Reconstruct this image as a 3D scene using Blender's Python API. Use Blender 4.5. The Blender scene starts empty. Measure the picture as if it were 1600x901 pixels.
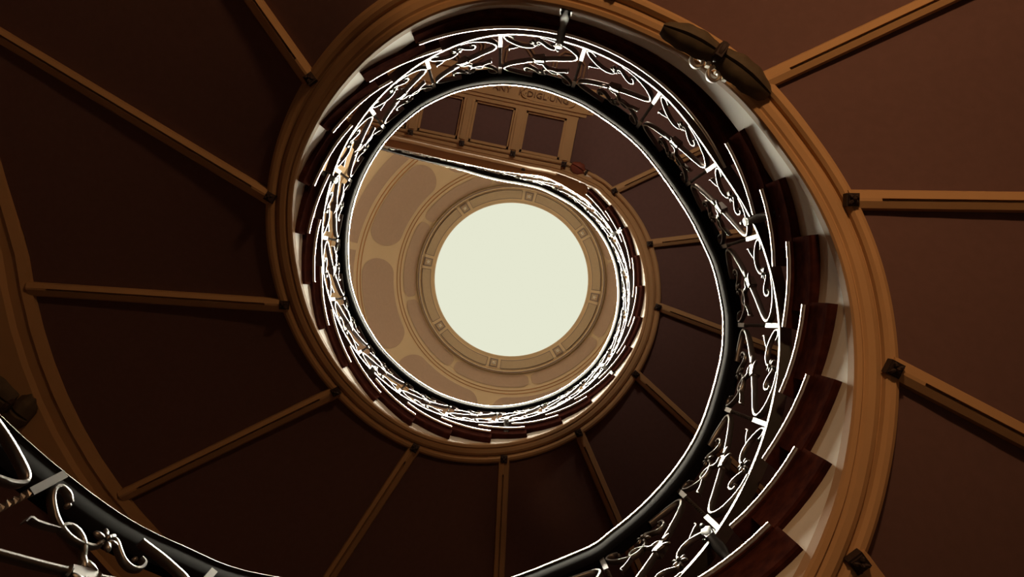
import bpy, bmesh, math, random
import numpy as np
random.seed(7)
C = bpy.context.scene.collection
K = 1.5556            # metres per plan-height unit
D = math.pi/180
V0 = (798.0, 450.0); C0 = (0.0, 0.08)
ZL, RHO, DL = 2.66, 0.129, 13.36
ZTOP = ZL+23*RHO

# ---------------------------------------------------------------- geometry base
def W(x, y, z): return (-x, y, z*K)
_g = np.arange(-400, 900, .25)
_z = np.minimum(ZL+RHO*(np.minimum(_g, 28)-28)/DL+RHO*np.maximum(0, _g-97)/DL, ZTOP)
_w = np.exp(-.5*(np.arange(-40, 40.1, .25)/10.)**2); _w /= _w.sum()
_zs = np.convolve(_z, _w, 'same'); _zs[-300:] = ZTOP; _zs[:300] = _z[:300]
def zp(p): return float(np.interp(p, _g, _zs))
def sstep(a, b, x):
    t = min(1, max(0, (x-a)/(b-a))); return t*t*(3-2*t)
def bump(p): return .165*sstep(25, 60, p)*(1-sstep(88, 120, p)) + .12*sstep(405, 432, p)
def zsof(p): return zp(p)-.39+.055*sstep(20, 115, p)+bump(p)
def unpx(px, py, z): return ((px-V0[0])*z/1000, -(py-V0[1])*z/1000, z)
def pol(p, R, z): return (C0[0]+R*math.cos(p*D), C0[1]+R*math.sin(p*D), z)
def crom(P, t):
    n = len(P); i = int(math.floor(t)); i = max(0, min(n-2, i)); f = t-i
    p1, p2 = P[i], P[i+1]
    p0 = P[i-1] if i > 0 else 2*p1-p2
    p3 = P[i+2] if i+2 < n else 2*p2-p1
    return .5*((2*p1)+(-p0+p2)*f+(2*p0-5*p1+4*p2-p3)*f*f+(-p0+3*p1-3*p2+p3)*f**3)

# ---------------------------------------------------------------- mesh builder
class MB:
    def __init__(s): s.v = []; s.f = []
    def add(s, vs, fs):
        o = len(s.v); s.v += [W(*map(float, v)) for v in vs]; s.f += [tuple(i+o for i in f) for f in fs]
    def loft(s, rings, closed=False, caps=True):
        n = len(rings[0]); m = len(rings); vs = [p for r in rings for p in r]; fs = []
        for i in range(m-1 if not closed else m):
            a, b = i*n, ((i+1) % m)*n
            for j in range(n):
                k = (j+1) % n; fs.append((a+j, a+k, b+k, b+j))
        if caps and not closed:
            fs.append(tuple(range(n))); fs.append(tuple(range((m-1)*n, m*n))[::-1])
        s.add(vs, fs)
    def box(s, c, ax, ay, az):
        c, ax, ay, az = map(np.array, (c, ax, ay, az)); vs = []
        for i in (-1, 1):
            for j in (-1, 1):
                for k in (-1, 1): vs.append(c+i*ax+j*ay+k*az)
        s.add(vs, [(0,1,3,2),(4,6,7,5),(0,4,5,1),(2,3,7,6),(0,2,6,4),(1,5,7,3)])
    def blob(s, c, ax, ay, az, nu=8, nv=6, pw=1.0):
        c, ax, ay, az = map(np.array, (c, ax, ay, az)); rings = []
        for i in range(nv+1):
            a = math.pi*i/nv; q = max(math.sin(a), .02)**pw
            rings.append([c+ax*(-math.cos(a))+ay*q*math.cos(2*math.pi*j/nu)+az*q*math.sin(2*math.pi*j/nu) for j in range(nu)])
        s.loft(rings)
    def sweep(s, pts, nr, hw, hd):
        """flat bar: pts, nr = radial normals; hw half width in the surface, hd half depth along nr"""
        P = [np.array(p, float) for p in pts]; rings = []
        for i, p in enumerate(P):
            t = P[min(i+1, len(P)-1)]-P[max(i-1, 0)]; t /= (np.linalg.norm(t)+1e-9)
            r = np.array(nr[i], float); r -= t*(r@t); r /= np.linalg.norm(r)
            b = np.cross(t, r); w = hw[i] if hasattr(hw, '__len__') else hw
            d = hd[i] if hasattr(hd, '__len__') else hd
            rings.append([p+b*w*a+r*d*c for a, c in ((-.6,-1),(.6,-1),(1,-.7),(1,.7),(.6,1),(-.6,1),(-1,.7),(-1,-.7))])
        s.loft(rings)
    def build(s, name, mat, parent=None, smooth=False, angle=40):
        me = bpy.data.meshes.new(name); me.from_pydata(s.v, [], s.f); me.validate()
        bm = bmesh.new(); bm.from_mesh(me); bmesh.ops.recalc_face_normals(bm, faces=bm.faces[:])
        if smooth:
            for f in bm.faces: f.smooth = True
            for e in bm.edges:
                if len(e.link_faces) == 2 and e.calc_face_angle(0) > angle*D: e.smooth = False
        bm.to_mesh(me); bm.free()
        me.materials.append(mat); o = bpy.data.objects.new(name, me); C.objects.link(o)
        if parent is not None: o.parent = parent
        return o
def tag(o, label=None, cat=None, group=None, kind=None):
    for k, v in (('label', label), ('category', cat), ('group', group), ('kind', kind)):
        if v: o[k] = v
    return o
def thing(name, label, cat, group=None, kind=None):
    o = bpy.data.objects.new(name, None); C.objects.link(o); return tag(o, label, cat, group, kind)

# ---------------------------------------------------------------- materials
def mat(name, col, rough=.8, metal=0, ior=1.45, var=0, scale=6, bump_=0, col2=None, spec=.5):
    m = bpy.data.materials.new(name); m.use_nodes = True; nt = m.node_tree; b = nt.nodes['Principled BSDF']
    b.inputs['Base Color'].default_value = (*col, 1); b.inputs['Roughness'].default_value = rough
    b.inputs['Metallic'].default_value = metal; b.inputs['IOR'].default_value = ior
    b.inputs['Specular IOR Level'].default_value = spec
    if var or col2:
        tc = nt.nodes.new('ShaderNodeTexCoord'); no = nt.nodes.new('ShaderNodeTexNoise')
        no.inputs['Scale'].default_value = scale; no.inputs['Detail'].default_value = 6
        nt.links.new(tc.outputs['Object'], no.inputs['Vector'])
        r = nt.nodes.new('ShaderNodeValToRGB'); nt.links.new(no.outputs['Fac'], r.inputs['Fac'])
        c2 = col2 or tuple(c*(1-var) for c in col)
        r.color_ramp.elements[0].position = .35; r.color_ramp.elements[1].position = .65
        r.color_ramp.elements[0].color = (*c2, 1); r.color_ramp.elements[1].color = (*col, 1)
        nt.links.new(r.outputs['Color'], b.inputs['Base Color'])
        if bump_:
            bp = nt.nodes.new('ShaderNodeBump'); bp.inputs['Strength'].default_value = bump_; bp.inputs['Distance'].default_value = .01
            nt.links.new(no.outputs['Fac'], bp.inputs['Height']); nt.links.new(bp.outputs['Normal'], b.inputs['Normal'])
    return m
M = dict(
    ochre=mat('ochre_plaster', (.50, .31, .15), .85, var=.10, scale=3),
    panel=mat('mauve_plaster', (.138, .075, .070), .9, var=.08, scale=30),
    white=mat('cream_plaster', (.80, .76, .66), .75, var=.06, scale=9),
    stone=mat('red_brown_stone', (.085, .026, .018), 1.0, spec=.0, col2=(.045, .016, .014), scale=24),
    iron=mat('painted_iron', (.02, .02, .02), .40, ior=2.3),
    arm=mat('black_iron', (.008, .008, .010), .45, ior=1.4, spec=.25),
    rail=mat('dark_rail', (.004, .004, .006), .8, ior=1.3, spec=.1),
    strip=mat('highlight_steel', (.66, .62, .54), .24, metal=1),  # bright metal stands for the skylight highlight on the rail's rounded edge
    nose=mat('worn_nosing', (.60, .54, .47), .36, metal=1),
    rosette=mat('dark_rosette', (.035, .020, .016), .7),
    leaf=mat('verdigris_leaf', (.10, .075, .045), .75, var=.3, scale=20),
    red=mat('red_leaf', (.24, .06, .035), .6, var=.3, scale=20),
    volute=mat('skylit_volute', (.75, .70, .58), .5),  # skylight on the curls is put into this pale colour
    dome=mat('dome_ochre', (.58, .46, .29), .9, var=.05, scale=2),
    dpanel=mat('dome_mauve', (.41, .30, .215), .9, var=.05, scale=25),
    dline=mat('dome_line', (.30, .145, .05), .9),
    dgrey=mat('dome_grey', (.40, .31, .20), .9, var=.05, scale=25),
    frame=mat('grey_frame', (.20, .15, .12), .8),
    relief=mat('relief_letters', (.22, .12, .065), .8),
    wall=mat('wall_brown', (.20, .12, .09), .9, var=.08, scale=2),
    floor=mat('floor_stone', (.04, .03, .025), .6, var=.2, scale=4),
)

# ---------------------------------------------------------------- plan tables (angle, radius)
LO = [(-51.95,1.023),(-32.0,1.006),(-12.4,.996),(7.46,.981),(27.1,.963),(49.76,.98),(71.49,.988),(92.46,1.003),(111.76,1.012),(130.72,1.022),(149.34,1.026),(169.08,1.024),(187.9,1.025),(207.1,1.016),(225.95,1.005),(245.03,.999),(264.48,.989),(284.0,.981),(303.9,.98),(323.2,.978),(342.8,.972),(362.3,.967),(381.7,.964),(401.3,.962),(423.0,.961),(444.64,.961),(464.55,1.085),(478.99,1.28),(488.62,1.551)]
HI = [(-53.17,1.025),(-33.4,1.009),(-13.8,.991),(6.4,.961),(26.3,.935),(48.9,.938),(71.4,.950),(93.1,.978),(112.4,1.022),(131.1,1.037),(149.8,1.045),(168.8,1.038),(187.8,1.034),(206.45,1.021),(225.84,1.01),(245.07,1.004),(264.27,1.0),(283.9,1.0),(303.6,1.0),(322.6,.998),(342.3,.99),(362.0,.98),(381.25,.971),(401.26,.964),(422.2,.956),(444.25,.961),(464.1,1.074),(478.3,1.277),(488.75,1.539)]
for k in range(1, 8):   # lower coil, below the first measured post
    d_ = 19.7+20.1*(k-1)
    LO.insert(0, (-51.95-d_, 1.023+.012*k)); HI.insert(0, (-53.17-d_, 1.025+.013*k))
NLOW = 7
RL = [(-190,1.115),(-175,1.093),(-161.97,1.071),(-148.0,1.049),(-138.5,1.03),(-126.8,1.006),(-100,.982),(-77.2,.967),(-69.1,.964),(-58.7,.958),(-47.9,.954),(-37.5,.945),(-23.6,.934),(-15,.927),(-9.2,.918),(-.2,.903),(7.1,.888),(21,.873),(43.9,.871),(63.2,.879),(74.4,.893),(82.7,.906),(92.3,.921),(101.8,.938),(110,.955),(120.4,.974),(134,.987),(148.4,.990),(163,.988),(179,.985),(191.1,.979),(202,.970),(211.9,.962),(225.5,.953),(240,.952),(256.4,.953),(269.1,.953),(282.5,.952),(296,.956),(312,.961),(325.1,.955),(338.3,.951),(351.7,.944),(365.9,.939),(376.7,.934),(385.7,.930),(395.2,.926),(404.7,.918),(414.5,.911),(430.9,.910),(443.5,.915),(454.8,.944),(464.9,1.018),(474.4,1.147),(486.6,1.407),(493.9,1.693)]
SI = [(-110,1.10),(-60,1.088),(-36,1.074),(-24,1.063),(-12,1.06),(0,1.058),(12,1.05),(24,1.038),(36,1.027),(48,1.001),(60,.972),(72,.963),(84,.968),(96,.984),(108,1.003),(120,1.022),(132,1.038),(144,1.052),(156,1.061),(168,1.05),(180,1.039),(192,1.038),(204,1.038),(216,1.042),(228,1.049),(240,1.054),(252,1.05),(264,1.042),(276,1.035),(288,1.029),(300,1.021),(312,1.011),(324,1.012),(336,1.02),(348,1.022),(360,1.019),(372,1.018),(384,1.021),(396,1.021),(408,1.016)]
SO = [(-110,1.24),(-60,1.215),(-36,1.202),(-24,1.197),(-12,1.193),(0,1.188),(12,1.179),(24,1.165),(36,1.150),(48,1.118),(60,1.09),(72,1.085),(84,1.095),(96,1.125),(108,1.155),(120,1.177),(132,1.186),(144,1.189),(156,1.185),(168,1.178),(180,1.169),(192,1.161),(204,1.156),(216,1.155),(228,1.16),(240,1.165),(252,1.166),(264,1.16),(276,1.153),(288,1.148),(300,1.143),(312,1.137),(324,1.132),(336,1.133),(348,1.134),(360,1.136),(372,1.139),(384,1.14),(396,1.132),(408,1.115)]
ST = [(-12,-118.3,1.04),(-11,-103,1.032),(-10,-88,1.026),(-9,-73.2,1.02),(-8,-59,1.014),(-7,-45.6,1.009),(-6,-33.1,.999),(-5,-20.6,.995),(-4,-7.8,.986),(-3,5.0,.983),(-2,17.3,.981),(-1,30.1,.982),(0,112.2,1.008),(1,126.9,1.026),(2,142.1,1.027),(3,156.4,1.021),(4,169.1,1.02),(5,182.6,1.014),(6,195.9,1.016),(7,208.8,1.016),(8,222.3,1.013),(9,235.7,1.008),(10,248.7,1.001),(11,262.5,.996),(12,275.2,.995),(13,288.9,.992),(14,302.5,.990),(15,315.9,.989),(16,329.3,.989),(17,342.6,.988),(18,356.1,.986),(19,369.7,.985),(20,383.4,.984),(21,395.8,.980),(22,408.5,.979)]
def tab(T, p):
    xs = [t[0] for t in T]
    i = max(0, min(len(xs)-2, np.searchsorted(xs, p)-1)); t = i+(p-xs[i])/(xs[i+1]-xs[i])
    return float(np.interp(p, xs, [q[1] for q in T])) if not 0 <= t <= len(xs)-1 else float(crom([np.array([q[1]]) for q in T], t)[0])
def RSI(p): return tab(SI, min(p, 408))*zsof(p)/(zp(p)-.331)
def RSO(p): return tab(SO, min(p, 408))*zsof(p)/(zp(p)-.331)
STP = [(a, r) for _, a, r in ST]
def hb(p): return .075*sstep(-25, 28, p)*(1-sstep(88, 128, p))
def RT(p): return float(np.interp(p, [a for a, _ in STP], [r for _, r in STP]))
lo_n = [np.array(pol(p, R+.009, zp(p)+.052)) for p, R in LO]
HI2 = [(p, R*(zp(p)+.41+hb(p))/(zp(p)+.47)) for p, R in HI]
hi_n = [np.array(pol(p, R+.007, zp(p)+.41+hb(p))) for p, R in HI2]
for L in (lo_n, hi_n):
    for _ in range(3): L.append(2*L[-1]-L[-2])
NS = len(lo_n)
def lo(s): return crom(lo_n, s)
def hi(s): return crom(hi_n, s)
rl_n = [np.array(pol(p, R*(zp(p)+.495+hb(p))/(zp(p)+.45), zp(p)+.495+hb(p))) for p, R in RL]
rl_n += [2*rl_n[-1]-rl_n[-2], 3*rl_n[-1]-2*rl_n[-2]]
def centre_dir(p, i_prev, i_next):
    t = i_next-i_prev; n = np.array([t[1], -t[0], 0.]); n /= np.linalg.norm(n)
    return n     # outward of the well (right of ccw travel)

# border centre curves (soffit inner and outer edge) as nodes: flight, then straight landing
def snode(p):
    z = zsof(p); return np.array(pol(p, RSI(p), z)), np.array(pol(p, RSO(p), z))
ZS2 = zsof(450)
bnodes = [snode(p) for p in range(-108, 409, 6)]
for a, b in (((868,268),(902,257)), ((820,258),(841,243)), ((760,245),(763,228)), ((700,232),(703,215)), ((640,218),(643,203)), ((560,201),(563,186)), ((470,181),(473,166)), ((380,161),(383,146))):
    bnodes.append((np.array(unpx(*a, ZS2)), np.array(unpx(*b, ZS2))))
bi = [a for a, b in bnodes]; bo = [b for a, b in bnodes]
def bidx(p): return (p+108)/6.0
def DIR(p):
    T = [(-110,-12),(-40,-12),(35,-11),(136,-11),(163,-14),(188,-12),(214,-8),(241,-4.4),(268,-.5),(293,0),(322,-5),(349,-9),(374,-7),(400,-15),(408,-12),(420,6)]
    return p+float(np.interp(p, [t[0] for t in T], [t[1] for t in T]))
def ROUT(p): return zsof(p)/(zsof(p)+.06)*float(np.interp(p, [-110, 100, 165, 175, 183, 215, 420], [2.6, 2.72, 2.75, 2.55, 2.43, 2.43, 2.5]))
def ruled(p, t, dz=0):
    """point on the underside: t=0 on the border's outer edge, t=1 on the outer wall trim"""
    a = np.array(pol(p, RSO(p)-.01, zsof(p)+dz)); d = DIR(p)*D
    e = np.array([math.cos(d), math.sin(d), 0])
    q = a-np.array([C0[0], C0[1], a[2]]); bb = q@e; L = -bb+math.sqrt(bb*bb-(q[:2]@q[:2])+ROUT(p)**2)
    return a+e*L*t, e, L

# ---------------------------------------------------------------- staircase builder
BPROF = [(0,.03),(0,-.004),(.04,-.012),(.15,-.016),(.19,-.010),(.22,-.010),(.28,-.017),(.44,-.020),(.56,-.014),(.615,-.004),(.635,-.004),(.66,-.018),(.74,-.027),(.86,-.027),(.96,-.020),(1.0,-.004),(1.0,.03)]
def border(s0, s1, step=.25):
    m = MB(); rings = []
    n = max(2, int((s1-s0)/step))
    for i in range(n+1):
        s = s0+(s1-s0)*i/n; a = crom(bi, s); b = crom(bo, s)
        rings.append([a+(b-a)*f+np.array([0, 0, z]) for f, z in BPROF])
    m.loft(rings); return m
def soffit_panel(p0, p1, step=3):
    m = MB(); rows = []; n = max(2, int((p1-p0)/step))
    for i in range(n+1):
        p = p0+(p1-p0)*i/n
        rows.append([ruled(p, t, dz)[0] for t, dz in [(q/8, 0) for q in range(9)]+[(1-q/8, .04) for q in range(9)]])
    m.loft(rows); return m
def outer_trim(p0, p1):
    m = MB(); rows = []; n = max(2, int((p1-p0)/4))
    for i in range(n+1):
        p = p0+(p1-p0)*i/n; c, e, L = ruled(p, 1)
        rows.append([c+e*x+np.array([0, 0, z]) for x, z in ((-.0,.03),(-.0,-.02),(.05,-.03),(.06,-.02),(.12,-.02),(.14,-.04),(.30,-.04),(.32,-.05),(.34,-.02),(.34,.03))])
    m.loft(rows); return m
def outer_soffit(p0, p1):
    m = MB(); rows = []; n = max(2, int((p1-p0)/4))
    for i in range(n+1):
        p = p0+(p1-p0)*i/n; c, e, L = ruled(p, 1)
        rows.append([c+e*x+np.array([0, 0, z]) for x, z in ((.33,.02),(.33,0),(3.27-ROUT(p),0),(3.27-ROUT(p),.02))])
    m.loft(rows); return m
def string_wall(p0, p1, step=3):
    m = MB(); rows = []; n = max(2, int((p1-p0)/step))
    for i in range(n+1):
        p = p0+(p1-p0)*i/n; R = RSI(p)+.004; z0 = zsof(p)+.004; z1 = zp(p)-.19+.10*bump(p)/.165
        rows.append([pol(p, R, z0), pol(p, R, z1), pol(p, R+.05, z1), pol(p, R+.05, z0)])
    m.loft(rows); return m
def rib(p, mt, parent):
    m = MB(); c0, e, L = ruled(p, 0); e = np.array(e); b = np.array([-e[1], e[0], 0]); rings = []
    hw = .036
    slope = (zsof(p+1)-zsof(p-1))/(2*D)/1.8
    for t, g in ((-.02,0),(.08,0),(.085,1),(.5,1),(L-.085,1),(L-.08,0),(L+.02,0)):
        r = []
        for x, z in ((-1,.02),(-1,-.006),(-.82,-.026),(-.2,-.036),(-.12,-.036+.016*g),(.0,-.036+.018*g),(.08,-.036),(.82,-.026),(1,-.006),(1,.02)):
            r.append(c0+e*t+b*hw*x+np.array([0, 0, z+slope*hw*x]))
        rings.append(r)
    m.loft(rings); return m.build('rib', mt, parent)
def rosette(c, e, parent, s=.021, name='rosette', mt=None):
    m = MB(); e = np.array(e); b = np.array([-e[1], e[0], 0]); u = np.array([0, 0, 1.])
    m.box(c-u*.006, e*s, b*s, u*.012)
    m.box(c-u*.02, e*s*.8, b*s*.8, u*.004)
    for k in range(4):
        d = e*math.cos(k*math.pi/2+.785)+b*math.sin(k*math.pi/2+.785)
        m.blob(c-u*.026+d*s*.55, d*s*.5, np.cross(d, u)*s*.3, u*.006, 6, 4)
    m.blob(c-u*.03, u*.008, e*s*.3, b*s*.3, 6, 4)
    return m.build(name, mt or M['rosette'], parent)
def boss_at(p):
    s = bidx(p); a = crom(bi, s); b = crom(bo, s); f = .79
    d = DIR(p)*D; return a+(b-a)*f+np.array([0, 0, -.022]), np.array([math.cos(d), math.sin(d), 0])
def step(k, p0, p1, parent, landing=False):
    z = ZL+k*RHO; m = MB(); rows = []; n = max(3, int((p1-p0)/3))
    q0 = p0+3.6
    for i in range(n+1):
        p = q0+(p1+.6-q0)*i/n; R = min(RSI(p)-.008, RT(p)+.014) if not landing else RSI(p)-.010
        zb = z-(.118+.03*(1-sstep(-10, 110, p))) if not landing else z-.10
        zb = max(zb, zsof(p)+.012)
        Ro = 1.3
        rows.append([pol(p, R, z-.022), pol(p, R, zb+.006), pol(p, R+.006, zb), pol(p, Ro, zb+.06), pol(p, Ro, z-.022)])
    m.loft(rows)
    o = m.build('step', M['stone'], parent)
    # tread slab
    m = MB(); rows = []
    for i in range(n+1):
        p = p0+(p1-p0)*i/n; R = RT(p)+.002
        rows.append([pol(p, R+.002, z-.017), pol(p, R+.002, z-.002), pol(p, R+.003, z), pol(p, ROUT(p), z), pol(p, ROUT(p), z-.021), pol(p, R+.004, z-.021)])
    m.loft(rows); m.build('tread', M['stone'], o)
    m = MB(); rows = []
    for i in range(n+1):
        p = p0+(p1-p0)*i/n; R = RT(p)-.002
        rows.append([pol(p, R+x, z+h) for x, h in ((-.004,-.015),(-.004,-.007),(0,-.003),(.006,-.003),(.006,-.017),(-.001,-.017))])
    m.loft(rows); m.build('nosing', M['nose'], o, True, 60)
    return o
SK = {k: (a, r) for k, a, r in ST}
def flight(label, k0, k1, p0, p1, bosses, group):
    t = thing('staircase', label, 'staircase', group)
    border(bidx(p0), bidx(p1)).build('soffit_border', M['ochre'], t, True, 25)
    soffit_panel(p0, p1).build('soffit', M['panel'], t, True, 30)
    outer_trim(p0, p1).build('outer_trim', M['ochre'], t, True, 20)
    outer_soffit(p0, p1).build('outer_soffit', M['panel'], t, True, 20)
    string_wall(p0, p1).build('string', M['white'], t, True, 30)
    for k in range(k0, k1+1): step(k, SK[k-1][0]-4.8, SK[k][0], t)
    for p in bosses:
        rib(p, M['ochre'], t); c, e = boss_at(p); rosette(c, e, t)
    return t
f1 = flight('lower curving stair flight at the right with the widest bright amber soffit border', -11, -1, -108, 28, [-93,-67.1,-41.4,-15.8,10.6], 'curving stair flights around the open well')
l1 = thing('stair_landing', 'curved landing underside at the top of the near coil, smooth edge without steps', 'landing', 'landings of the stairwell')
border(bidx(28), bidx(104)).build('soffit_border', M['ochre'], l1, True, 25)
soffit_panel(28, 104).build('soffit', M['panel'], l1, True, 30)
outer_trim(28, 104).build('outer_trim', M['ochre'], l1, True, 20)
outer_soffit(28, 104).build('outer_soffit', M['panel'], l1, True, 20)
string_wall(28, 104).build('string', M['white'], l1, True, 30)
step(0, SK[-1][0]-4.8, SK[0][0], l1, True)
for p in (36.0, 69.6, 102.0):
    rib(p, M['ochre'], l1); c, e = boss_at(p)
    if p > 40: rosette(c, e, l1)
f2 = flight('upper curving stair flight circling the skylight with dark mauve underside and radial ribs', 1, 22, 104, 414, [136.5,163,188.2,214,241,267.9,293.5,322.1,348.7,373.8,400.2], 'curving stair flights around the open well')

# ---------------------------------------------------------------- upper landing (straight, coffered)
l2 = thing('stair_landing', 'straight top landing underside with square coffers and a carved inscription band', 'landing', 'landings of the stairwell')
border(bidx(414), len(bi)-1.01).build('soffit_border', M['ochre'], l2, True, 25)
E1 = np.array([.979, .204]); E2 = np.array([.190, -.982]); O2 = np.array([721., 225.])
def ab(a, b, z): q = O2+E1*a+E2*b; return np.array(unpx(q[0], q[1], z))
def plate(a0, a1, b0, b1, z0, z1):
    m = MB(); add_plate(m, a0, a1, b0, b1, z0, z1); return m
def add_plate(m, a0, a1, b0, b1, z0, z1):
    # footprints fixed at the lower face; sides rise vertically
    c = [ab(a0, b0, ZS2), ab(a1, b0, ZS2), ab(a1, b1, ZS2), ab(a0, b1, ZS2)]
    m.loft([[np.array([q[0], q[1], z0]) for q in c], [np.array([q[0], q[1], z1]) for q in c]])
zc = ZS2
fan = MB(); rows = []   # plain fan panel between the last rib and the coffers
pA = [ruled(414, q/8)[0] for q in range(9)]; pB = [ab(172+q*.1, 8+q*38, zc) for q in range(9)]
rows = []
for i in range(9):
    f = i/8
    top = [pA[q]*(1-f)+pB[q]*f for q in range(9)]
    rows.append(top+[t+np.array([0, 0, .04]) for t in top[::-1]])
fan.loft(rows); fan.build('soffit', M['panel'], l2, True, 30)
rib(414.5, M['ochre'], l2) if False else None
for i in range(-4, 2):
    a = i*81.5
    plate(a+9, a+72.5, 9, 73, zc+.03, zc+.07).build('coffer', M['panel'], l2)
    fr = MB()   # inner frame steps
    for (x0, x1, y0, y1) in ((a+9, a+72.5, 8, 12), (a+9, a+72.5, 70, 74), (a+8, a+12, 8, 74), (a+69.5, a+73.5, 8, 74)):
        add_plate(fr, x0, x1, y0, y1, zc+.012, zc+.05)
    fr.build('coffer_frame', M['ochre'], l2)
for i in range(-4, 3):
    a = i*81.5
    m = plate(a-8.5, a+8.5, 6, 76, zc-.008, zc+.06); add_plate(m, a-4.5, a+4.5, 8, 74, zc-.016, zc+.0); m.build('beam', M['ochre'], l2)
    q = ab(a, 2, zc-.026); rosette(q, np.array([E2[0], -E2[1], 0]), l2)
m = plate(-400, 172, 73, 80, zc-.006, zc+.06); add_plate(m, -400, 330, 79, 84, zc-.018, zc+.06); add_plate(m, -400, 330, 84, 88, zc-.032, zc+.06)
add_plate(m, -400, 330, 88, 114, zc-.020, zc+.06); add_plate(m, -400, 330, 114, 118, zc-.045, zc+.06); add_plate(m, -400, 330, 118, 124, zc-.03, zc+.06)
m.build('cornice', M['ochre'], l2)
# cartouche + carved letters
m = MB(); ring = []
for i in range(41):
    t = 2*math.pi*i/40; x = math.cos(t); y = math.sin(t)
    cx = 42*abs(x)**.5*(1 if x > 0 else -1); cy = 10.5*abs(y)**.7*(1 if y > 0 else -1)
    ring.append(ab(120+cx, 98+cy, ZS2)+np.array([0, 0, -.028]))
m.sweep(ring, [(0, 0, 1)]*len(ring), .0045, .008); m.build('cartouche', M['ochre'], l2)
cu = bpy.data.curves.new('txt', 'FONT'); cu.body = 'ANY   K·DIGL·UNG'; cu.size = 1; cu.extrude = .03; cu.align_x = 'CENTER'; cu.resolution_u = 2
to = bpy.data.objects.new('txt', cu); C.objects.link(to); bpy.context.view_layer.update()
me = bpy.data.meshes.new_from_object(to.evaluated_get(bpy.context.evaluated_depsgraph_get()))
xs = [v.co.x for v in me.vertices]; x0, x1 = min(xs), max(xs)
m = MB(); vs = []
for v in me.vertices:
    a = 32+(v.co.x-x0)/(x1-x0)*120; b = 93.5+v.co.y/.72*9
    q = ab(a, b, ZS2); vs.append((q[0], q[1], zc-.024-(v.co.z+.03)*.12))
m.add(vs, [tuple(p.vertices) for p in me.polygons]); m.build('carved_letters', M['relief'], l2)
bpy.data.objects.remove(to); bpy.data.curves.remove(cu); bpy.data.meshes.remove(me)
plate(-400, 330, 124, 330, zc+.02, zc+.06).build('hall_ceiling', M['panel'], l2)
for i, (a, b, r) in enumerate(((142, 150, 27), (62, 150, 27), (222, 150, 27), (-18, 150, 27))):
    m = MB()
    for rr, z in ((r, -.012), (r-6, -.004)):
        ring = [ab(a+rr*math.cos((k+.5)*math.pi/4), b+rr*math.sin((k+.5)*math.pi/4), ZS2)+np.array([0, 0, .02+z]) for k in range(8)]
        for k in range(8):
            p, q = ring[k], ring[(k+1) % 8]; m.sweep([p, q], [(0, 0, 1)]*2, .009, .012)
    m.build('octagon_frame', M['relief'], l2)
# fascia above the straight border, floor slab of the landing
m = MB(); rows = []
for i in range(25):
    s = bidx(414)+(len(bi)-1.01-bidx(414))*i/24; a = crom(bi, s); b = crom(bo, s); e = (b-a)/np.linalg.norm(b-a)
    rows.append([a+e*.004+np.array([0, 0, h]) for h in (.004,)]+[a+e*.004+np.array([0, 0, ZTOP-.03-ZS2])]+[a+e*.05+np.array([0, 0, ZTOP-.03-ZS2])]+[a+e*.05+np.array([0, 0, .004])])
m.loft(rows); m.build('string', M['ochre'], l2, True, 30)
m = MB(); rows = []
rows3 = []
for i in range(41):
    s = bidx(403)+(len(bi)-1.01-bidx(403))*i/40; a = crom(bi, s); b = crom(bo, s); e = (b-a)/np.linalg.norm(b-a)
    a = a-e*.055; a[2] = ZTOP
    rows.append([a, a+e*.9, a+e*.9-np.array([0, 0, .03]), a-np.array([0, 0, .022])])
    rows3.append([a+e*x+np.array([0, 0, h]) for x, h in ((-.004,-.016),(-.004,-.006),(0,-.002),(.006,-.002),(.006,-.018))])
m.loft(rows); fs_ = m.build('floor_slab', M['ochre'], l2)
m = MB(); m.loft(rows3); m.build('nosing', M['nose'], fs_)

# ---------------------------------------------------------------- balustrade
bal = thing('balustrade', 'spiral wrought iron balustrade with scrolls under a dark handrail', 'balustrade')
def frame(s):
    a, b = lo(s-.05), lo(s+.05); t = b-a; n = np.array([t[1], -t[0], 0.]); n /= np.linalg.norm(n)
    return n
def surf(s, w): return lo(s)*(1-w)+hi(s)*w
SEND = NS-1.01
# handrail
m = MB(); m2 = MB(); rows = []; rows2 = []
nr = len(rl_n)
# parametrise the rail by its own nodes; outer edge follows the heads of the posts
hi_d = np.array([hi(s) for s in np.arange(0, SEND, .04)])
for i in range(0, (nr-1)*5+1):
    s = i/5; q = crom(rl_n, s); a, b = crom(rl_n, max(0, s-.1)), crom(rl_n, min(nr-1, s+.1)); t = b-a
    n = np.array([t[1], -t[0], 0.]); n /= np.linalg.norm(n)
    d = hi_d-q; d2 = (d[:, :2]@n[:2]); tt = t[:2]/np.linalg.norm(t[:2]); al = np.abs(d[:, :2]@tt)+5*np.abs(d[:, 2]+.085)
    j = int(np.argmin(al)); wdt = max(.04, min(.085, d2[j]+.022))
    zz = lambda x, h: q+n*x+np.array([0, 0, h])
    rows.append([zz(.002,-.010),zz(.000,-.030),zz(.002,-.055),zz(.006,-.078),zz(.014,-.087),zz(wdt-.006,-.087),zz(wdt,-.078),zz(wdt,-.010),zz(wdt*.75,.008),zz(.012,.008),zz(.003,.002)])
    k_ = .14+.5*sstep(4, 9, s)  # highlight strip made thinner on the lower coil to look dimmer
    rows2.append([zz(-.003,-.008*k_),zz(-.003,.006*k_),zz(.000,.009*k_),zz(.006,.009*k_),zz(.006,-.010*k_),zz(.000,-.010*k_)])
m.loft(rows); hr = m.build('handrail', M['rail'], bal, True, 50)
m2.loft(rows2); m2.build('edge_highlight', M['strip'], hr, True, 50)
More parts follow.
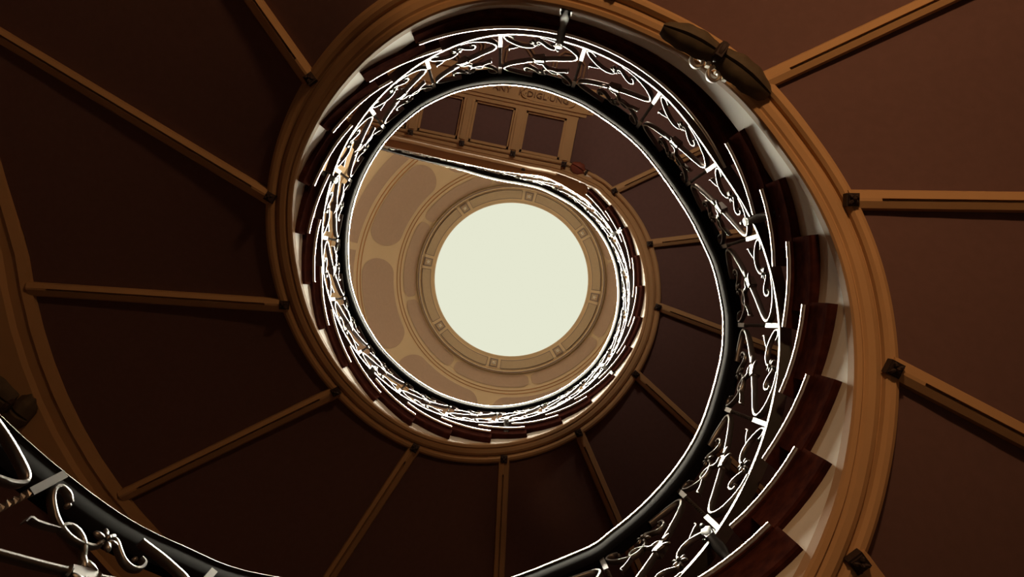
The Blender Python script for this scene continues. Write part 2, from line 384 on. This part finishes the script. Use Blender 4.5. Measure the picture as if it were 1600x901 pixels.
# bottom rail
m = MB(); rows = []; s = 0
while s < SEND:
    q = lo(s); n = frame(s)
    rows.append([q+n*x+np.array([0, 0, h]) for x, h in ((-.010,-.008),(-.010,.005),(.034,.005),(.034,-.008))]); s += .05
m.loft(rows); m.build('bottom_rail', M['iron'], bal, True, 40)
S_PATH = [(.52,.012),(.40,.03),(.27,.075),(.15,.135),(.075,.20),(.05,.265),(.085,.33),(.19,.395),(.33,.465),(.5,.55),(.67,.635),(.81,.705),(.905,.765),(.94,.82),(.91,.875),(.82,.92),(.70,.96),(.56,.985)]
C1A = [(.845,.075),(.895,.035),(.945,.03),(.955,.07),(.91,.14),(.82,.22),(.74,.265),(.66,.28),(.59,.25),(.56,.2)]
C1B = [(.575,.12),(.53,.12),(.48,.165),(.42,.215),(.36,.235),(.325,.205),(.335,.15),(.37,.13)]
THN = [(.74,.262),(.80,.30),(.85,.325),(.885,.33),(.88,.37)]
BRA = [(.47,.56),(.43,.66),(.37,.745),(.30,.79),(.25,.785),(.24,.74),(.28,.72)]
def path3(s0, P, flip=False, dn=0., sub=4):
    Q = [np.array([1-u, 1-w]) if flip else np.array([u, w]) for u, w in P]; out = []; nr_ = []
    for i in range((len(Q)-1)*sub+1):
        u, w = crom(Q, i/sub); s = s0+u; n = frame(s); out.append(surf(s, w)+n*dn); nr_.append(n)
    return out, nr_
def taper(n, w, e=.45, k=4): return [w*min(1, e+(1-e)*min(i, n-1-i)/k) for i in range(n)]
for j in range(0, NS-1):
    near = j < NLOW+9
    # post
    a, b = lo(j), hi(j); n = frame(max(.06, min(SEND-.06, j))); up = b-a; L = np.linalg.norm(up); up = up/L; tn = np.cross(up, n)
    m = MB()
    for w0, w1 in ((-.01, .29), (.80, 1.05)):
        c = a+up*L*(w0+w1)/2; m.box(c, up*L*(w1-w0)/2, n*.0085, tn*.0085)
    rings = []; nn = 40 if near else 14
    for i in range(nn+1):
        w = .28+.53*i/nn; an = i/nn*math.pi*(6 if near else 4); c = a+up*L*w
        rings.append([c+(n*math.cos(an+q*math.pi/2)+tn*math.sin(an+q*math.pi/2))*.0078 for q in range(4)])
    m.loft(rings); m.build('post', M['iron'], bal)
    if j >= NS-2: continue
    p, nr_ = path3(j, S_PATH, sub=4 if near else 2); m = MB(); m.sweep(p, nr_, .0062, .011); so = m.build('s_scroll', M['iron'], bal, True, 50)
    # collar on the middle of the scroll, with leaves
    m = MB(); c0, c1 = surf(j+.46, .53), surf(j+.54, .57); n = frame(j+.5); d = (c1-c0)/np.linalg.norm(c1-c0); bb = np.cross(d, n)
    cc = (c0+c1)/2
    m.box(cc+n*.004, d*.026, n*.016, bb*.011)
    for x in (-.03, .03): m.blob(cc+d*x, d*.007, n*.017, bb*.013, 8, 4)
    m.build('collar', M['iron'], so, True, 50)
    m = MB()
    for x, y, q in ((-.02,.012,.5), (.0,.016,1.2), (.02,-.012,-2.5), (.0,-.016,-1.8), (.03,.01,.2)):
        dd = d*math.cos(q)+bb*math.sin(q); m.blob(cc+d*x+bb*y-n*.01+dd*.012, dd*.02, np.cross(dd, n)*.0065, n*.006, 6, 5)
    m.build('leaf_cluster', M['iron'], so, True, 60)
    for fl in (False, True):
        m = MB(); sub = 3 if near else 2
        for P, w in ((C1A, .0052), (C1B, .0048), (THN, .0036)):
            p, nr_ = path3(j, P, fl, sub=sub); m.sweep(p, nr_, taper(len(p), w), .009)
        for u, w in ((.84, .10), (.385, .16)):
            if fl: u, w = 1-u, 1-w
            m.blob(surf(j+u, w), n*.008, d*.007, bb*.007, 6, 4)
        cs = m.build('c_scroll', M['iron'], so, True, 50)
        m = MB(); g = (lambda u, w: (1-u, 1-w)) if fl else (lambda u, w: (u, w))
        u, w = g(.57, .16); c = surf(j+u, w)
        for k, q in enumerate((.3, 1.3, 2.4, 3.6, 4.7, 5.6)):
            dd = d*math.cos(q)+bb*math.sin(q); m.blob(c+dd*.016-n*.004, dd*.014, np.cross(dd, n)*.006, n*.008, 6, 5)
        m.blob(c-n*.012, n*.006, d*.007, bb*.007, 6, 4)
        m.build('leaf_cluster', M['iron'], cs, True, 60)
    m = MB(); p, nr_ = path3(j, BRA, sub=3); m.sweep(p, nr_, taper(len(p), .0048), .009); m.build('branch', M['iron'], so, True, 50)
# arms that carry the balustrade on the string
def near_s(p):
    best = min(range(0, (NS-4)*20), key=lambda i: abs((math.degrees(math.atan2(lo(i/20)[1]-C0[1], lo(i/20)[0]-C0[0]))-p+180) % 360-180)+100*abs(lo(i/20)[2]-zp(p)-.052))
    return best/20
for p in (-118, -54, 11.5, 78, 152.5, 214.5, 268.5, 316, 383.5, 444):
    s = near_s(p); q = lo(s); n = frame(s); u = np.array([0, 0, 1.]); tn = np.cross(u, n); m = MB()
    pts = [q+n*x+u*h for x, h in ((-.012,.05),(-.022,.02),(-.02,-.02),(-.005,-.06),(.010,-.10),(.020,-.15),(.022,-.20),(.030,-.235))]
    pts = [crom(pts, i/3) for i in range(22)]
    m.sweep(pts, [n]*len(pts), [.012+.006*math.sin(i*.5)**2 for i in range(22)], .012)
    m.box(q-n*.012+u*.0, tn*.013, n*.02, u*.022)
    m.box(q+n*.030-u*.215, tn*.024, n*.012, u*.022)
    for x in (-.014, .014): m.blob(q+n*.014-u*.22+tn*x, -n*.008, tn*.006, u*.006, 6, 4)
    m.blob(q-n*.025+u*.055, u*.018, n*.010, tn*.010, 8, 6)
    m.build('support_arm', M['arm'], bal, True, 50)

# ---------------------------------------------------------------- leaf ornaments
def leaf_mesh(m, c, d, side, L, Wd, u):
    rows = []; n = 14
    for i in range(n+1):
        t = i/n; w = Wd*(max(.02, math.sin(math.pi*min(1, t*.84+.13)))**.42)*(1+.05*math.cos(t*20)); bend = side*.12*L*math.sin(t*math.pi)*.4
        cc = c+d*L*t+side*0+u*(-.02*math.sin(t*math.pi)); r = []
        for q, h in ((-1,.012),(-.9,-.002),(-.5,-.018),(-.12,-.022),(0,-.010),(.12,-.022),(.5,-.018),(.9,-.002),(1,.012)):
            r.append(cc+side*w*q+u*h)
        rows.append(r)
    m.loft(rows)
def volute(m, c, d, side, r, u, sgn=1):
    pts = [c+(d*math.cos(a*sgn)+side*math.sin(a*sgn))*r*(1-a/11) for a in np.linspace(0, 8.5, 26)]
    m.sweep(pts, [u]*len(pts), [.008*(1-.5*i/25) for i in range(26)], .012)
def ornament(label, pc, pa, pb, z, mats, half_w, vols):
    o = thing('leaf_ornament', label, 'ornament')
    u = np.array([0, 0, 1.]); c = np.array(unpx(*pc, z)); A = np.array(unpx(*pa, z)); B = np.array(unpx(*pb, z))
    for q, w in ((A, half_w), (B, half_w*1.08)):
        d = q-c; L = np.linalg.norm(d); d = d/L; sd = np.cross(u, d)
        m = MB(); leaf_mesh(m, c+d*.02*L, d, sd, L*.98, w, u); m.build('leaf', mats, o, True, 50)
    d = (B-A)/np.linalg.norm(B-A); sd = np.cross(u, d); s = np.linalg.norm(B-A)
    m = MB(); m.blob(c-u*.02, sd*s*.085, d*s*.045, u*.035, 10, 6, .6); m.box(c-u*.02, sd*s*.06, d*s*.03, u*.03); m.build('knob', M['rosette'], o, True, 50)
    for vx, vy in vols:
        m = MB(); volute(m, np.array(unpx(vx, vy, z+.01)), d, sd, s*.085, u, 1); m.build('volute', M['volute'], o, True, 50)
    return o
ornament('greenish brown double leaf ornament with volutes coloured pale as if skylit on the amber border near the top', (1122,84), (1035,43), (1200,149), zsof(37)-.055, M['leaf'], .051, [(1091,95),(1117,117)])
ornament('small red leaf ornament where the far coffered landing meets the curved flight', (915,270), (893,256), (934,284), ZS2-.05, M['red'], .055, [(908,281),(922,291)])
ornament('nearly black leaf ornament on the outer trim at the left edge of the photo', (20,632), (-60,560), (46,655), zsof(205)-.09, M['leaf'], .10, [])

# ---------------------------------------------------------------- dome and skylight
dome = thing('ceiling', 'round painted dome with rings of mauve panels around the skylight', 'dome', kind='structure')
DP = [(119.8,9.605),(121,9.60),(124,9.60),(142,9.48),(143.5,9.40),(146,9.40),(148,9.44),(150,9.40),(172,9.22),(200,8.98),(235,8.66),(248,8.54),(270,8.33),(284,8.2),(292,8.14),(298,8.02),(306,8.0),(310,7.9),(440,7.82)]
def dz_(r): return float(np.interp(r, [a for a, b in DP], [b for a, b in DP]))
def dpt(r, a, off=0.):
    z = dz_(r); return np.array([(1.0+r*math.cos(a*D))*z/1000, (14.0+r*math.sin(a*D))*z/1000, z+off])
m = MB(); n = 120; rings = []
prof = [(r, 0) for r, _ in DP]+[(r, .16) for r, _ in DP[::-1][:-2]]+[(129, .10)]
for i in range(n): rings.append([dpt(r, 360*i/n, off) for r, off in prof])
m.loft(rings, closed=True); m.build('ceiling_shell', M['dome'], dome, True, 25)
def dpanel(a0, a1, r0, r1, kind, name, mt, off=-.012, n=36, k=5):
    m = MB(); top = []; bot = []
    for i in range(n+1):
        t = -math.cos(math.pi*i/n); a = (a0+a1)/2+(a1-a0)/2*t; rm = (r0+r1)/2; hr = (r1-r0)/2
        arc = (a1-a0)/2*D*rm; de = (1-abs(t))*arc
        if kind == 'oval': h = hr*math.sqrt(max(0.0004, 1-max(0, 1-de/(hr*.95))**2))
        elif kind == 'cut': h = hr*min(1, .38+.62*math.sqrt(max(0, min(1, de/(hr*.9)))))
        else: h = hr
        if kind == 'cut' and de < 1e-6: h = hr*.25
        top.append([dpt(rm+h*(2*q/k-1), a, off) for q in range(k+1)]); bot.append([dpt(rm+h*(2*q/k-1), a, .01) for q in range(k+1)])
    m.loft([t_+b_[::-1] for t_, b_ in zip(top, bot)]); return m.build(name, mt, dome)
for i in range(8):
    g = 168+45*i
    dpanel(g+2.9, g+42.1, 184, 233, 'oval', 'panel', M['dpanel'])
    dpanel(g+22.5+.9, g+67.5-.9, 149.5, 168, 'cut', 'panel', M['dpanel'])
    dpanel(g+1.3, g+43.7, 247, 268, 'rect', 'panel', M['dpanel'])
    dpanel(g+4.6, g+40.4, 126, 140, 'rect', 'panel_edge', M['frame'], -.010)
    dpanel(g+5.0, g+40.0, 127, 139, 'rect', 'panel', M['dgrey'], -.018)
    # rosette frame
    for w, off, mt, nm in ((2.75, -.018, M['frame'], 'rosette'), (1.9, -.022, M['dgrey'], 'rosette_bed')):
        dpanel(g-w, g+w, 132.5-w*2.35, 132.5+w*2.35, 'rect', nm, mt, off, 6, 2)
    c = dpt(132.5, g, -.03); m = MB(); e = np.array([math.cos(g*D), math.sin(g*D), 0]); b = np.array([-e[1], e[0], 0]); u = np.array([0, 0, 1.])
    for q in range(5):
        dd = e*math.cos(q*1.257)+b*math.sin(q*1.257); m.blob(c+dd*.016, dd*.014, np.cross(dd, u)*.009, u*.012, 6, 4)
    m.build('rosette_flower', M['white'], dome, True, 50)
for r, mt, w in ((173.8, 'dline', .0045), (178.6, 'dline', .0045), (236.3, 'dline', .005), (241.2, 'dline', .005), (145, 'frame', .007), (142.2, 'dline', .004), (288, 'dline', .006)):
    m = MB(); rings = []
    for i in range(121):
        a = 3*i; p = dpt(r, a, -.004); e = np.array([math.cos(a*D), math.sin(a*D), 0])
        rings.append([p+e*x+np.array([0, 0, z]) for x, z in ((-w,.01),(-w,-.006),(w,-.006),(w,.01))])
    m.loft(rings, caps=False); m.build('moulding', M[mt], dome)
# skylight pane
gm = bpy.data.materials.new('skylight_glass'); gm.use_nodes = True; nt = gm.node_tree; nt.nodes.clear()
out = nt.nodes.new('ShaderNodeOutputMaterial'); tr = nt.nodes.new('ShaderNodeBsdfTransparent'); tr.inputs[0].default_value = (.98, .98, .97, 1)
nt.links.new(tr.outputs[0], out.inputs[0])
win = thing('window_1', 'round glass skylight in the middle of the dome', 'skylight', kind='structure')
m = MB(); zz_ = 9.67
rg = [[(.001*zz_+1.20*f*math.cos(2*math.pi*i/96), .014*zz_+1.20*f*math.sin(2*math.pi*i/96), z) for i in range(96)] for f, z in ((1, zz_), (1, zz_+.01))]
m.loft(rg); m.build('glass_pane', gm, win)

# ---------------------------------------------------------------- shell
m = MB(); rings = []; n = 96
for i in range(n):
    a = 2*math.pi*i/n; c, s = math.cos(a), math.sin(a)
    rings.append([(R*c, R*s+.1, z) for R, z in ((3.42,-1.1),(3.42,7.95),(3.5,7.95),(3.5,-1.1))])
m.loft(rings, closed=True); tag(m.build('wall_round', M['wall'], None, True, 30), 'round ochre outer wall of the stairwell', 'wall', kind='structure')
m = MB(); m.loft([[(3.5*math.cos(2*math.pi*i/64), 3.5*math.sin(2*math.pi*i/64)+.1, z) for i in range(64)] for z in (-1.15, -1.1)])
tag(m.build('floor', M['floor']), 'stone floor of the hall', 'floor', kind='structure')

# ---------------------------------------------------------------- light
w = bpy.data.worlds.new('World'); bpy.context.scene.world = w; w.use_nodes = True
bg = w.node_tree.nodes['Background']; bg.inputs[0].default_value = (.815, .83, .67, 1); bg.inputs[1].default_value = 1.0
sl = bpy.data.lights.new('skylight_sun', 'SUN'); sl.energy = 62; sl.angle = 34*D; sl.color = (1, .92, .74)
so_ = bpy.data.objects.new('skylight_sun', sl); C.objects.link(so_)
def lamp(name, x, y, z, e, col, r=.12):
    l = bpy.data.lights.new(name, 'POINT'); l.energy = e; l.color = col; l.shadow_soft_size = r
    o = bpy.data.objects.new(name, l); C.objects.link(o); o.location = W(x, y, z); return o
lamp('landing_lamp', .9, 2.25, 1.25, 84, (1, .56, .26))
lamp('hall_lamp', .9, .6, -.6, 10, (1, .62, .35))
lamp('soffit_fill', .6, 2.1, 4.1, 48, (1, .78, .56))  # added fill, hidden above the landing, brightens the far coil's underside
lamp('soffit_fill', -.9, -2.0, 5.2, 20, (1, .80, .6))  # second added fill for the upper coil, no fixture here
lamp('dome_fill', -1.9, 1.5, 6.6, 160, (1, .86, .64))  # added fill out of view, lifts the dome
lamp('dome_fill', 1.9, -1.3, 6.6, 120, (1, .86, .64))  # opposite added fill for the dome

# ---------------------------------------------------------------- camera
cd = bpy.data.cameras.new('Camera'); cd.lens = 35; cd.sensor_width = 36; cd.clip_start = .01
cam = bpy.data.objects.new('Camera', cd); C.objects.link(cam); cam.location = (0, 0, 0)
cam.rotation_euler = (math.pi, 0, math.pi)
from mathutils import Matrix
# looks straight up; picture right is -X, picture top is +Y
cam.rotation_euler = Matrix(((-1, 0, 0), (0, 1, 0), (0, 0, -1))).to_euler()
cd.shift_x = 2/1600
bpy.context.scene.camera = cam
sc = bpy.context.scene; sc.view_settings.view_transform = 'Standard'; sc.view_settings.look = 'None'
sc.view_settings.exposure = 0; sc.view_settings.gamma = 1; sc.view_settings.use_curve_mapping = False
sc.cycles.use_denoising = True
sc.cycles.sample_clamp_indirect = 8
